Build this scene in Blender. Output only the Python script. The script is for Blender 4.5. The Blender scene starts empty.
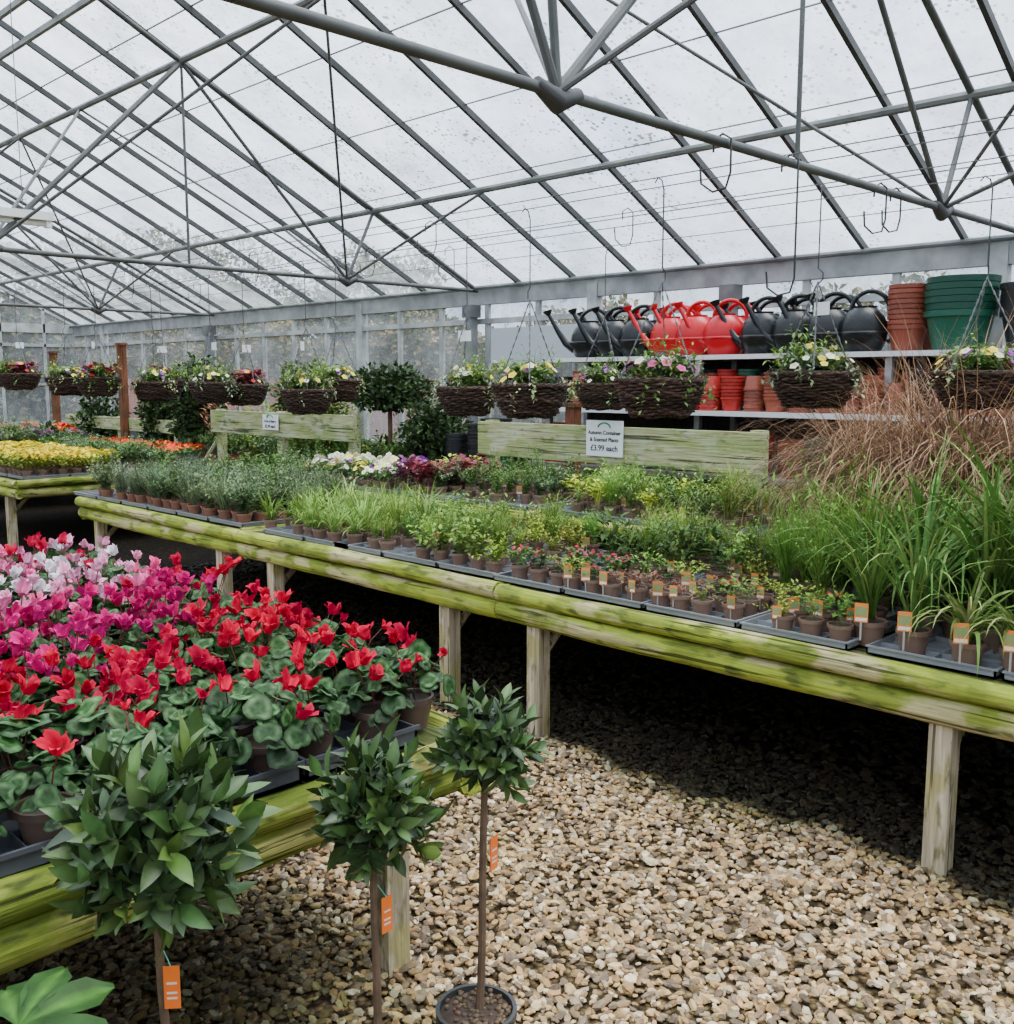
import bpy, math, random
import numpy as np
from mathutils import Vector, Matrix
rng=np.random.default_rng(7); random.seed(7)
U=lambda a,b,n=None: rng.uniform(a,b,n)
sc=bpy.context.scene
# ------------------------------------------------------------------ materials
MATS={}
def nt(name):
    m=bpy.data.materials.new(name); m.use_nodes=True
    t=m.node_tree; t.nodes.clear()
    o=t.nodes.new('ShaderNodeOutputMaterial'); MATS[name]=m
    return m,t,o
def mat_attr(name,rough=.6,spec=.4,transl=0.,noise=0.,nscale=20,metal=0.,bump=0.,bscale=80,coat=0.):
    m,t,o=nt(name); N=t.nodes; L=t.links
    a=N.new('ShaderNodeAttribute'); a.attribute_name='Col'
    b=N.new('ShaderNodeBsdfPrincipled'); b.inputs['Roughness'].default_value=rough
    b.inputs['Specular IOR Level'].default_value=spec; b.inputs['Metallic'].default_value=metal
    b.inputs['Coat Weight'].default_value=coat
    col=a.outputs['Color']
    if noise>0:
        n=N.new('ShaderNodeTexNoise'); n.inputs['Scale'].default_value=nscale; n.inputs['Detail'].default_value=5
        tc=N.new('ShaderNodeTexCoord'); L.new(tc.outputs['Object'],n.inputs['Vector'])
        r=N.new('ShaderNodeMapRange'); r.inputs[1].default_value=.35; r.inputs[2].default_value=.7
        r.inputs[3].default_value=1-noise; r.inputs[4].default_value=1+noise*.5
        L.new(n.outputs['Fac'],r.inputs[0])
        mx=N.new('ShaderNodeVectorMath'); mx.operation='SCALE'
        L.new(col,mx.inputs[0]); L.new(r.outputs[0],mx.inputs['Scale']); col=mx.outputs[0]
    L.new(col,b.inputs['Base Color'])
    if bump>0:
        n2=N.new('ShaderNodeTexNoise'); n2.inputs['Scale'].default_value=bscale; n2.inputs['Detail'].default_value=4
        tc=N.new('ShaderNodeTexCoord'); L.new(tc.outputs['Object'],n2.inputs['Vector'])
        bp=N.new('ShaderNodeBump'); bp.inputs['Strength'].default_value=bump; bp.inputs['Distance'].default_value=.01
        L.new(n2.outputs['Fac'],bp.inputs['Height']); L.new(bp.outputs[0],b.inputs['Normal'])
    if transl>0:
        tr=N.new('ShaderNodeBsdfTranslucent'); L.new(col,tr.inputs['Color'])
        ms=N.new('ShaderNodeMixShader'); ms.inputs[0].default_value=transl
        L.new(b.outputs[0],ms.inputs[1]); L.new(tr.outputs[0],ms.inputs[2]); L.new(ms.outputs[0],o.inputs[0])
    else: L.new(b.outputs[0],o.inputs[0])
    return m
mat_attr('leaf',.55,.18,.18,.3,30)
mat_attr('leaf_gloss',.40,.35,.05,.3,30)
mat_attr('petal',.6,.12,.18)
mat_attr('plastic',.38,.4)
mat_attr('can_plastic',.3,.35)
mat_attr('matte',.85,.2,0,.3,25,0,.3,60)
mat_attr('wicker',.75,.2,0,.4,60,0,.4,120)
mat_attr('steel',.55,.4,0,.35,6,.3)
mat_attr('pebble',.7,.22,0,.35,60,0,.3,150)
def wood(name,c1,c2,c3,axis,c4=(.07,.07,.03)):
    m,t,o=nt(name); N=t.nodes; L=t.links
    tc=N.new('ShaderNodeTexCoord')
    def noise(sc_,st,det=5):
        mp=N.new('ShaderNodeMapping'); s=[sc_]*3; s[axis]=st; mp.inputs['Scale'].default_value=s; L.new(tc.outputs['Object'],mp.inputs[0])
        n=N.new('ShaderNodeTexNoise'); n.inputs['Scale'].default_value=1; n.inputs['Detail'].default_value=det; L.new(mp.outputs[0],n.inputs[0]); return n.outputs['Fac']
    def mr(x,a,b,c,d):
        r=N.new('ShaderNodeMapRange'); r.inputs[1].default_value=a;r.inputs[2].default_value=b;r.inputs[3].default_value=c;r.inputs[4].default_value=d; L.new(x,r.inputs[0]); return r.outputs[0]
    def mix(f,a,b):
        mx=N.new('ShaderNodeMix'); mx.data_type='RGBA'; L.new(f,mx.inputs[0])
        for k,v in ((6,a),(7,b)):
            if isinstance(v,tuple): mx.inputs[k].default_value=(*v,1)
            else: L.new(v,mx.inputs[k])
        return mx.outputs[2]
    c=mix(mr(noise(12,1.8,6),.44,.54,0,1),c1,c2)
    c=mix(mr(noise(7,4,7),.50,.58,0,1),c,c3)
    c=mix(mr(noise(26,8,6),.56,.66,0,.85),c,c4)
    g=noise(90,5,4); crack=mr(noise(60,1.2,3),.35,.40,.25,1.)
    v1=mr(g,.3,.65,.65,1.15)
    mu=N.new('ShaderNodeMath'); mu.operation='MULTIPLY'; L.new(v1,mu.inputs[0]); L.new(crack,mu.inputs[1])
    vm=N.new('ShaderNodeVectorMath'); vm.operation='SCALE'; L.new(c,vm.inputs[0]); L.new(mu.outputs[0],vm.inputs['Scale'])
    b=N.new('ShaderNodeBsdfPrincipled'); b.inputs['Roughness'].default_value=.85; b.inputs['Specular IOR Level'].default_value=.12
    L.new(vm.outputs[0],b.inputs['Base Color'])
    bp=N.new('ShaderNodeBump'); bp.inputs['Strength'].default_value=.5; bp.inputs['Distance'].default_value=.008; L.new(mu.outputs[0],bp.inputs['Height']); L.new(bp.outputs[0],b.inputs['Normal'])
    L.new(b.outputs[0],o.inputs[0])
wood('wood_mossy_y',(.44,.39,.19),(.30,.35,.045),(.20,.24,.035),1,(.09,.11,.025))
wood('wood_mossy_x',(.34,.32,.10),(.20,.24,.035),(.12,.16,.022),0,(.04,.05,.015))
wood('wood_deck',(.20,.19,.09),(.12,.14,.04),(.09,.11,.03),1,(.03,.03,.02))
wood('wood_post',(.52,.44,.31),(.40,.33,.22),(.36,.31,.14),2,(.15,.14,.06))
wood('wood_board',(.42,.41,.22),(.29,.34,.13),(.42,.44,.27),1,(.17,.20,.07))
wood('wood_red',(.22,.08,.04),(.16,.06,.03),(.12,.05,.03),2)
def glass(name,dirt_lo,dirt_hi,tint,spk):
    m,t,o=nt(name); N=t.nodes; L=t.links
    tc=N.new('ShaderNodeTexCoord')
    def noise(s,d,r=.6):
        n=N.new('ShaderNodeTexNoise'); n.inputs['Scale'].default_value=s; n.inputs['Detail'].default_value=d; n.inputs['Roughness'].default_value=r; L.new(tc.outputs['Object'],n.inputs[0]); return n.outputs['Fac']
    def mr(x,a,b,c=0.,d=1.):
        r=N.new('ShaderNodeMapRange'); r.inputs[1].default_value=a;r.inputs[2].default_value=b;r.inputs[3].default_value=c;r.inputs[4].default_value=d; L.new(x,r.inputs[0]); return r.outputs[0]
    def mul(a,b):
        m_=N.new('ShaderNodeMath'); m_.operation='MULTIPLY'; L.new(a,m_.inputs[0]); L.new(b,m_.inputs[1]); return m_.outputs[0]
    big=mr(noise(.9,8,.65),.38,.62)
    vo=N.new('ShaderNodeTexVoronoi'); vo.inputs['Scale'].default_value=26; L.new(tc.outputs['Object'],vo.inputs[0])
    sz=mr(noise(7,3),.3,.7,.10,.42)
    lt=N.new('ShaderNodeMath'); lt.operation='LESS_THAN'; L.new(vo.outputs['Distance'],lt.inputs[0]); L.new(sz,lt.inputs[1])
    sp=mul(lt.outputs[0],mr(noise(1.3,6,.75),.42,.56))
    cloud=mr(noise(2.0,8,.75),.36,.62,.55,1.0)
    cr=mr(big,0,1,dirt_lo,dirt_hi)
    mx=N.new('ShaderNodeMix'); mx.data_type='RGBA'; L.new(sp,mx.inputs[0]); mx.inputs[6].default_value=(*tint,1); mx.inputs[7].default_value=(spk,spk*1.02,spk,1)
    vm=N.new('ShaderNodeVectorMath'); vm.operation='SCALE'; L.new(mx.outputs[2],vm.inputs[0]); L.new(cloud,vm.inputs['Scale'])
    tr=N.new('ShaderNodeBsdfTransparent'); L.new(vm.outputs[0],tr.inputs[0])
    tl=N.new('ShaderNodeBsdfTranslucent'); tl.inputs[0].default_value=(.48,.53,.56,1)
    ms=N.new('ShaderNodeMixShader'); L.new(cr,ms.inputs[0]); L.new(tr.outputs[0],ms.inputs[1]); L.new(tl.outputs[0],ms.inputs[2])
    gl=N.new('ShaderNodeBsdfGlossy'); gl.inputs['Roughness'].default_value=.08
    ms2=N.new('ShaderNodeMixShader'); ms2.inputs[0].default_value=.04; L.new(ms.outputs[0],ms2.inputs[1]); L.new(gl.outputs[0],ms2.inputs[2])
    L.new(ms2.outputs[0],o.inputs[0])
glass('roof_glass',.08,.40,(.90,.95,1.0),.16)
glass('wall_glass',.10,.3,(.88,.92,.92),.5)
m,t,o=nt('ground_gravel'); N=t.nodes; L=t.links
tc=N.new('ShaderNodeTexCoord'); v=N.new('ShaderNodeTexVoronoi'); v.inputs['Scale'].default_value=42; L.new(tc.outputs['Object'],v.inputs[0])
cr=N.new('ShaderNodeValToRGB'); e=cr.color_ramp.elements; e[0].color=(.12,.08,.04,1); e[1].color=(.46,.33,.17,1)
e2=cr.color_ramp.elements.new(.5); e2.color=(.28,.19,.09,1)
sx=N.new('ShaderNodeSeparateColor'); L.new(v.outputs['Color'],sx.inputs[0]); L.new(sx.outputs[0],cr.inputs[0])
dm=N.new('ShaderNodeMapRange'); dm.inputs[1].default_value=.0; dm.inputs[2].default_value=.7; dm.inputs[3].default_value=.9; dm.inputs[4].default_value=.1; L.new(v.outputs['Distance'],dm.inputs[0])
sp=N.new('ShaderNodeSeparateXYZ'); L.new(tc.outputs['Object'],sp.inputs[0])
d1=N.new('ShaderNodeMapRange'); d1.inputs[1].default_value=3.1; d1.inputs[2].default_value=3.3; d1.inputs[3].default_value=1; d1.inputs[4].default_value=.08; L.new(sp.outputs[0],d1.inputs[0])  # bench shade and damp algae tone, both put into the ground colour
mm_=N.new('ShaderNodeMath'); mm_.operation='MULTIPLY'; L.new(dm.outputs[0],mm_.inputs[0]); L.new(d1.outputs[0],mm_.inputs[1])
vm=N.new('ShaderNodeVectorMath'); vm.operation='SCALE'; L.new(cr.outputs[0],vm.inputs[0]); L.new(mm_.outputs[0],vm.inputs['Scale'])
b=N.new('ShaderNodeBsdfPrincipled'); b.inputs['Roughness'].default_value=.9; b.inputs['Specular IOR Level'].default_value=.1; L.new(vm.outputs[0],b.inputs['Base Color'])
bp=N.new('ShaderNodeBump'); bp.invert=True; bp.inputs['Distance'].default_value=.02; L.new(v.outputs['Distance'],bp.inputs['Height']); L.new(bp.outputs[0],b.inputs['Normal'])
L.new(b.outputs[0],o.inputs[0])
# ------------------------------------------------------------------ mesh builder
class T:
    def __init__(s,V,faces=None,C=None,M=0,L=None,S=None):
        s.V=np.asarray(V,float).reshape(-1,3)
        if faces is not None:
            s.S=np.array([len(f) for f in faces],int); s.L=np.array([i for f in faces for i in f],int)
        else: s.L=np.asarray(L,int); s.S=np.asarray(S,int)
        s.C=np.ones((len(s.V),3)) if C is None else np.asarray(C,float)
        s.M=np.full(len(s.S),M,int) if np.isscalar(M) else np.asarray(M,int)
        s.n=len(s.V)
class MB:
    def __init__(s): s.V=[];s.L=[];s.S=[];s.C=[];s.M=[];s.n=0;s.mats=[]
    def mi(s,name):
        if name not in s.mats: s.mats.append(name)
        return s.mats.index(name)
    def add(s,t,loc=(0,0,0),rot=None,scale=None,col=(1,1,1),mat=None):
        loc=np.atleast_2d(np.asarray(loc,float)); n=len(loc)
        if rot is None: R=np.broadcast_to(np.eye(3),(n,3,3))
        else:
            R=np.asarray(rot,float); R=R if R.ndim==3 else np.broadcast_to(R,(n,3,3))
        V=np.broadcast_to(t.V,(n,t.n,3))
        if scale is not None:
            sc_=np.asarray(scale,float)
            if sc_.ndim==0: V=V*sc_
            elif sc_.ndim==1 and n>1 or (sc_.ndim==1 and len(sc_)==1): V=V*sc_[:,None,None]
            elif sc_.ndim==1: V=V*sc_[None,None,:]
            else: V=V*sc_[:,None,:]
        V=np.einsum('nij,nkj->nki',R,V)+loc[:,None,:]
        c=np.asarray(col,float); c=np.broadcast_to(np.atleast_2d(c),(n,3))
        C=t.C[None]*c[:,None,:]
        s.V.append(V.reshape(-1,3)); s.C.append(C.reshape(-1,3))
        s.L.append((t.L[None]+(np.arange(n)*t.n)[:,None]).ravel()+s.n)
        s.S.append(np.tile(t.S,n))
        if mat is not None: s.M.append(np.full(len(t.S)*n,s.mi(mat)))
        else:
            mm=t.M
            if getattr(t,'mats',None): mm=np.array([s.mi(x) for x in t.mats])[t.M]
            s.M.append(np.tile(mm,n))
        s.n+=t.n*n
    def tmpl(s):
        t=T(np.concatenate(s.V),None,np.concatenate(s.C),np.concatenate(s.M),np.concatenate(s.L),np.concatenate(s.S)); t.mats=list(s.mats); return t
    def mesh(s,name,smooth=True):
        V=np.concatenate(s.V);L_=np.concatenate(s.L);S=np.concatenate(s.S);C=np.concatenate(s.C);M=np.concatenate(s.M)
        me=bpy.data.meshes.new(name)
        me.vertices.add(len(V)); me.vertices.foreach_set('co',V.ravel().astype(np.float32))
        me.loops.add(len(L_)); me.loops.foreach_set('vertex_index',L_.astype(np.int32))
        me.polygons.add(len(S)); st=np.concatenate([[0],np.cumsum(S)[:-1]])
        me.polygons.foreach_set('loop_start',st.astype(np.int32)); me.polygons.foreach_set('loop_total',S.astype(np.int32))
        me.polygons.foreach_set('material_index',M.astype(np.int32))
        me.polygons.foreach_set('use_smooth',np.full(len(S),smooth))
        me.update(calc_edges=True)
        a=me.color_attributes.new('Col','FLOAT_COLOR','POINT')
        a.data.foreach_set('color',np.c_[C,np.ones(len(C))].ravel().astype(np.float32))
        for x in s.mats: me.materials.append(MATS[x])
        me.validate()
        if smooth: 
            try: me.set_sharp_from_angle(angle=math.radians(40))
            except Exception: pass
        return me
    def obj(s,name,loc=(0,0,0),smooth=True,rz=0):
        o=bpy.data.objects.new(name,s.mesh(name,smooth)); sc.collection.objects.link(o); o.location=loc; o.rotation_euler=(0,0,rz); return o
def norm(a): return a/(np.linalg.norm(a,axis=-1,keepdims=True)+1e-9)
def rot_dir(d,up=None,roll=None):
    d=norm(np.atleast_2d(d).astype(float)); n=len(d)
    up=np.broadcast_to(np.array([0,0,1.]) if up is None else np.atleast_2d(up),(n,3))
    x=np.cross(d,up); bad=np.linalg.norm(x,axis=1)<1e-3; x[bad]=[1,0,0]; x=norm(x); z=np.cross(x,d)
    if roll is not None:
        c=np.cos(roll)[:,None];s_=np.sin(roll)[:,None]; x,z=x*c+z*s_, z*c-x*s_
    return np.stack([x,d,z],-1)
def rotz(a):
    a=np.atleast_1d(a); R=np.zeros((len(a),3,3)); R[:,0,0]=np.cos(a);R[:,0,1]=-np.sin(a);R[:,1,0]=np.sin(a);R[:,1,1]=np.cos(a);R[:,2,2]=1; return R
def box(x0,x1,y0,y1,z0,z1):
    V=[(x,y,z) for z in (z0,z1) for x,y in ((x0,y0),(x1,y0),(x1,y1),(x0,y1))]
    return T(V,[(3,2,1,0),(4,5,6,7),(0,1,5,4),(1,2,6,5),(2,3,7,6),(3,0,4,7)])
def lathe(prof,seg=20,sx=1,sy=1):
    V=[];F=[]
    for r,z in prof:
        for i in range(seg):
            a=2*math.pi*i/seg; V.append((r*math.cos(a)*sx,r*math.sin(a)*sy,z))
    for j in range(len(prof)-1):
        for i in range(seg):
            k=(i+1)%seg; F.append((j*seg+i,j*seg+k,(j+1)*seg+k,(j+1)*seg+i))
    F.append(tuple(range(seg-1,-1,-1))) if prof[0][0]>1e-4 else None
    if prof[-1][0]>1e-4: F.append(tuple((len(prof)-1)*seg+i for i in range(seg)))
    return T(V,F)
def tube(P,r,seg=8,caps=True,closed=False):
    P=np.array(P,float); n=len(P); r=np.broadcast_to(r,(n,))
    tg=np.gradient(P,axis=0) if n>2 else np.array([P[1]-P[0]]*2)
    if closed: tg=np.roll(P,-1,0)-np.roll(P,1,0)
    tg=norm(tg); ref=np.array([0,0,1.]) if abs(tg[0][2])<.9 else np.array([1.,0,0])
    x=norm(np.cross(tg[0],ref)); V=[];
    a=np.arange(seg)*2*math.pi/seg
    for i in range(n):
        x=norm(x-tg[i]*np.dot(x,tg[i])); y=np.cross(tg[i],x)
        V.append(P[i]+r[i]*(np.cos(a)[:,None]*x+np.sin(a)[:,None]*y))
    F=[]
    for j in range(n if closed else n-1):
        j2=(j+1)%n
        for i in range(seg):
            k=(i+1)%seg; F.append((j*seg+i,j*seg+k,j2*seg+k,j2*seg+i))
    if caps and not closed: F.append(tuple(range(seg-1,-1,-1))); F.append(tuple((n-1)*seg+i for i in range(seg)))
    return T(np.concatenate(V),F)
def leafT(n=4,w=.18,fold=.25,curl=.2,peak=.45,wave=0.):
    V=[];C=[]
    for i in range(n+1):
        s_=i/n; ww=w*math.sin(math.pi*min(1,s_**(math.log(.5)/math.log(peak))))if 0<i<n else .004
        z=-curl*s_*s_; 
        V+=[(-ww,s_,z+fold*ww+wave*math.sin(i*2.2)),(0,s_,z),(ww,s_,z+fold*ww-wave*math.sin(i*2.2))]
        C+=[(1,1,1),(1.3,1.3,1.15),(1,1,1)]
    F=[]
    for i in range(n):
        a=i*3; F+=[(a,a+1,a+4,a+3),(a+1,a+2,a+5,a+4)]
    return T(V,F,C)
def ribbons(mb,base,az,length,lean,droop,width,col,mat='leaf',n=5,colt=None):
    N_=len(az); P=np.zeros((N_,n+1,3)); P[:,0]=base; ang=np.array(lean,float).copy()
    h=np.stack([np.cos(az),np.sin(az)],1)
    for i in range(n):
        st=length/n
        P[:,i+1,:2]=P[:,i,:2]+h*(np.sin(ang)*st)[:,None]; P[:,i+1,2]=P[:,i,2]+np.cos(ang)*st
        ang=ang+droop/n*(1+i*.3)
    side=np.stack([-np.sin(az+.4),np.cos(az+.4),np.zeros(N_)],1)
    s_=np.linspace(0,1,n+1); wp=np.clip(np.minimum(.5+s_*2,(1-s_)*2.2+.04),0,1)
    W=(np.asarray(width)*np.ones(N_))[:,None,None]*wp[None,:,None]*side[:,None,:]/2
    V=np.stack([P-W,P+W],2).reshape(N_,-1,3)
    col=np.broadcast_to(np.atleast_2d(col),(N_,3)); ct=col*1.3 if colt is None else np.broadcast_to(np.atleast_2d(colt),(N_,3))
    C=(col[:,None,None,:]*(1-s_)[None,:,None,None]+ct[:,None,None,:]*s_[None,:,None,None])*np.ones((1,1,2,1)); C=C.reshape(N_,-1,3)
    k=2*(n+1); F=np.array([(2*i,2*i+1,2*i+3,2*i+2) for i in range(n)]).ravel()
    mb.V.append(V.reshape(-1,3)); mb.C.append(C.reshape(-1,3)); mb.L.append((F[None]+(np.arange(N_)*k)[:,None]).ravel()+mb.n)
    mb.S.append(np.full(N_*n,4)); mb.M.append(np.full(N_*n,mb.mi(mat))); mb.n+=N_*k
def jit(c,n,a=.2): 
    c=np.array(c)[None]*(1+rng.uniform(-a,a,(n,1)))*(1+rng.uniform(-a*.3,a*.3,(n,3))); return c
def sph(n):
    v=rng.normal(size=(n,3)); return norm(v)
def ico(sub):
    import bmesh
    bm=bmesh.new(); bmesh.ops.create_icosphere(bm,subdivisions=sub,radius=1)
    V=[v.co[:] for v in bm.verts]; F=[[v.index for v in f.verts] for f in bm.faces]; bm.free(); return T(V,F)
ICO1=ico(1); ICO2=ico(2)
# ------------------------------------------------------------------ floor + pebbles
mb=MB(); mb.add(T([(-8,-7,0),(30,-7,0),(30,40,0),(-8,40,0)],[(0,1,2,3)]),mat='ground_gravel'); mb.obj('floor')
pal=np.array([(.56,.37,.17),(.45,.28,.12),(.70,.52,.30),(.32,.21,.11),(.54,.32,.15),(.78,.63,.42),(.24,.17,.11),(.40,.30,.19),(.60,.41,.19),(.20,.145,.09)])
mb=MB()
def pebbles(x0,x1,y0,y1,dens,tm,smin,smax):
    n=int((x1-x0)*(y1-y0)*dens); x=U(x0,x1,n);y=U(y0,y1,n)
    k=(x+y)>2.5; k&=(x<4.6); k&=~((x<y*.33-.1)); x=x[k];y=y[k];n=len(x)
    s=U(smin,smax,n)[:,None]*np.stack([U(.8,1.5,n),U(.55,1,n),U(.30,.6,n)],1)
    d=norm(np.stack([U(-1,1,n),U(-1,1,n),U(-.4,.4,n)],1)); R=rot_dir(d,roll=U(-.5,.5,n))
    c=pal[rng.integers(0,len(pal),n)]*U(.55,1.12,n)[:,None]
    edge=3.10+.05*np.sin(y*5)+.03*np.sin(y*17); dk=np.clip((x-edge)/.10,0,1)  # display bench shade painted into the pebbles, plus damp green algae tone
    e2=1.62+.06*np.sin(y*6)+.04*np.sin(y*15); dk2=np.clip((e2-x)/.35,0,1)*np.clip((y-1.40+.15*np.sin(x*7))/.35,0,1)*.8  # same around the flower bench: its shadow and mossy gravel in the colour
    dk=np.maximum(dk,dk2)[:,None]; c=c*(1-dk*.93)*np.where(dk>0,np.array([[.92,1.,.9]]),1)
    mossy=(np.sin(x*3.1+1)*np.sin(y*2.3)+U(-.6,.6,n))>1.05; c[mossy]*=[.75,.83,.6]
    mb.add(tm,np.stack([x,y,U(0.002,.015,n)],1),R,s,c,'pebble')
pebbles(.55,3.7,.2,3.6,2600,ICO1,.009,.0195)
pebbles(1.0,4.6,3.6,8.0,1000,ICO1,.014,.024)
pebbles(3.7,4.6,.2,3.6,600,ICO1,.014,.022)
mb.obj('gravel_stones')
# ------------------------------------------------------------------ greenhouse structure
XE,ZE,XR,TN=6.3,2.44,.8,.5; ZR=ZE+TN*(XE-XR); XW=2*XR-XE; Y0,Y1=-4.0,15.65
rz=lambda x: ZE+TN*(XE-x) if x>XR else ZE+TN*(x-XW)
mb=MB()
mb.add(T([(XE+.06,Y0,ZE),(XE+.06,Y1,ZE),(XR,Y1,ZR+.03),(XR,Y0,ZR+.03)],[(0,1,2,3)]),mat='roof_glass')
mb.add(T([(XW-.06,Y0,ZE),(XW-.06,Y1,ZE),(XR,Y1,ZR+.03),(XR,Y0,ZR+.03)],[(3,2,1,0)]),mat='roof_glass')
mb.obj('ceiling')
ST=(.11,.112,.107); STL=(.25,.26,.25); BAR=(.06,.062,.06)
mb=MB()
def beam(p,q,w,h,col=ST,mat='steel'):
    p=np.array(p,float);q=np.array(q,float);d=q-p;Ln=np.linalg.norm(d)
    R=rot_dir(d[None])[0]; t=box(-w/2,w/2,0,Ln,-h/2,h/2); mb.add(t,p,R,None,col,mat)
def pipe(p,q,r,col=ST,seg=8): mb.add(tube([p,q],r,seg),(0,0,0),None,None,col,'steel')
y=Y0+.2
while y<Y1:
    beam((XE,y,ZE-.02),(XR,y,ZR-.02),.026,.04,BAR); beam((XW,y,ZE-.02),(XR,y,ZR-.02),.026,.04,BAR); y+=.62
for i in range(1,10):
    x=XE-i*.6
    if x>XR: beam((x,Y0,rz(x)+.0),(x,Y1,rz(x)+.0),.010,.006,(.22,.23,.23))
for x in (5.12,3.5,1.95): 
    pipe((x,Y0,rz(x)-.07),(x,Y1,rz(x)-.07),.024,(.19,.20,.19)); xx=2*XR-x; pipe((xx,Y0,rz(xx)-.07),(xx,Y1,rz(xx)-.07),.024)
for x in (2.95,2.75,2.3): beam((x,Y0,rz(x)-.05),(x,Y1,rz(x)-.05),.03,.04,STL)
beam((XR,Y0,ZR-.04),(XR,Y1,ZR-.04),.08,.1,STL)
for x,s_ in ((XE,1),(XW,-1)):
    beam((x,Y0,ZE-.09),(x,Y1,ZE-.09),.06,.15,(.33,.34,.34)); pipe((x-.07*s_,Y0,ZE-.02),(x-.07*s_,Y1,ZE-.02),.018,(.16,.17,.17))
NX=(4.85,2.17); CH_=(.095,.098,.092)
TY=(-2.7,1.97,6.65,11.35)
for ty in TY:
    pipe((XW,ty,2.40),(XE,ty,2.40),.0165,CH_,10)
    pipe((XE,ty,ZE-.05),(XR,ty,ZR-.1),.018,CH_,10); pipe((XW,ty,ZE-.05),(XR,ty,ZR-.1),.018,CH_,10)
    for sgn in (0,1):
        f=(lambda x:x) if sgn==0 else (lambda x:2*XR-x)
        for nx in NX:
            mb.add(tube([(f(nx-.09),ty,2.41),(f(nx),ty,2.375),(f(nx+.09),ty,2.41)],[.02,.034,.02],10),col=(.07,.07,.07),mat='steel')
        def st(x1,z1,x2,z2,r=.0135): pipe((f(x1),ty,z1),(f(x2),ty,z2),r,CH_)
        st(4.85,2.4,5.12,rz(5.12)-.08); st(4.85,2.4,3.5,rz(3.5)-.08); st(3.5,2.4,3.5,rz(3.5)-.08,.010)
        st(2.17,2.4,3.5,rz(3.5)-.08,.018); st(2.17,2.4,1.95,rz(1.95)-.08); st(2.17,2.4,XR,ZR-.1)
        for dy in (-1.3,1.3):
            pipe((f(4.85),ty,2.4),(f(5.12),ty+dy,rz(5.12)-.08),.011)
            pipe((f(4.85),ty,2.4),(f(3.5),ty+dy*1.3,rz(3.5)-.08),.009)
            pipe((f(2.17),ty,2.4),(f(3.5),ty+dy*1.3,rz(3.5)-.08),.011)
for x in (3.45,3.62,4.05,4.38,4.95): pipe((x,Y0,2.43),(x,Y1,2.43),.0025,(.12,.12,.12),5)
for xx in (1.65,2.4): pipe((xx,6.65,2.68),(xx,6.65,rz(xx)-.1),.003,(.1,.1,.1),5)
mb.obj('roof_frame')
def wall(name,fix,axis,a0,a1,gable=False):
    global mb
    mb=MB()
    def P(a,z,off=0): return (fix+off,a,z) if axis=='y' else (a,fix+off,z)
    def quad(a,b_,z0,z1,mat,col,off=0): mb.add(T([P(a,z0,off),P(b_,z0,off),P(b_,z1,off),P(a,z1,off)],[(0,1,2,3)]),col=col,mat=mat)
    quad(a0,a1,0,.95,'matte',(.3,.3,.28)); quad(a0,a1,.95,ZE,'wall_glass',(1,1,1))
    if gable: mb.add(T([P(a0,ZE),P(a1,ZE),P((a0+a1)/2,ZR)],[(0,1,2)]),mat='wall_glass')
    W_=(.42,.43,.42)
    for z,w in ((.97,.06),(1.55,.03),(2.13,.045),(ZE-.06,.13)): beam(P(a0,z),P(a1,z),.05,w,W_)
    a=a0; i=0
    while a<=a1+.01:
        top=ZE
        if gable: top=rz(a)
        beam(P(a,0),P(a,top),.03 if i%5 else .08,.05 if i%5 else .1,W_); a+=.62; i+=1
    if gable:
        beam(P(a0,ZE),P((a0+a1)/2,ZR),.05,.06,W_); beam(P(a1,ZE),P((a0+a1)/2,ZR),.05,.06,W_)
    return mb.obj(name)
wall('wall_east',XE,'y',Y0,Y1); wall('wall_west',XW,'y',Y0,Y1); wall('wall_north',Y1,'x',XW,XE,True); wall('wall_south',Y0,'x',XW,XE,True)
for ty in TY[1:]+(3.97,):
    mb=MB(); mb.add(box(-.04,.04,-.04,.04,0,ZE-.17),col=(.22,.23,.23),mat='steel'); mb.add(box(-.06,.06,-.06,.06,ZE-.28,ZE-.17),col=(.16,.16,.16),mat='steel'); mb.obj('steel_post',(XE-.1,ty,0))
mb=MB(); mb.add(box(-.6,.6,-.05,.05,0,.05),col=(.75,.75,.72),mat='plastic'); mb.add(tube([(-.55,0,-.02),(.55,0,-.02)],.016),col=(.8,.8,.75),mat='plastic'); mb.add(box(-.03,.03,-.03,.03,.05,.07),mat='plastic')
for xx in(-.59,.56): mb.add(box(xx,xx+.03,-.03,.03,-.04,.0),mat='plastic')
mb.obj('strip_light',(1.97,6.65,2.60))
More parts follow.
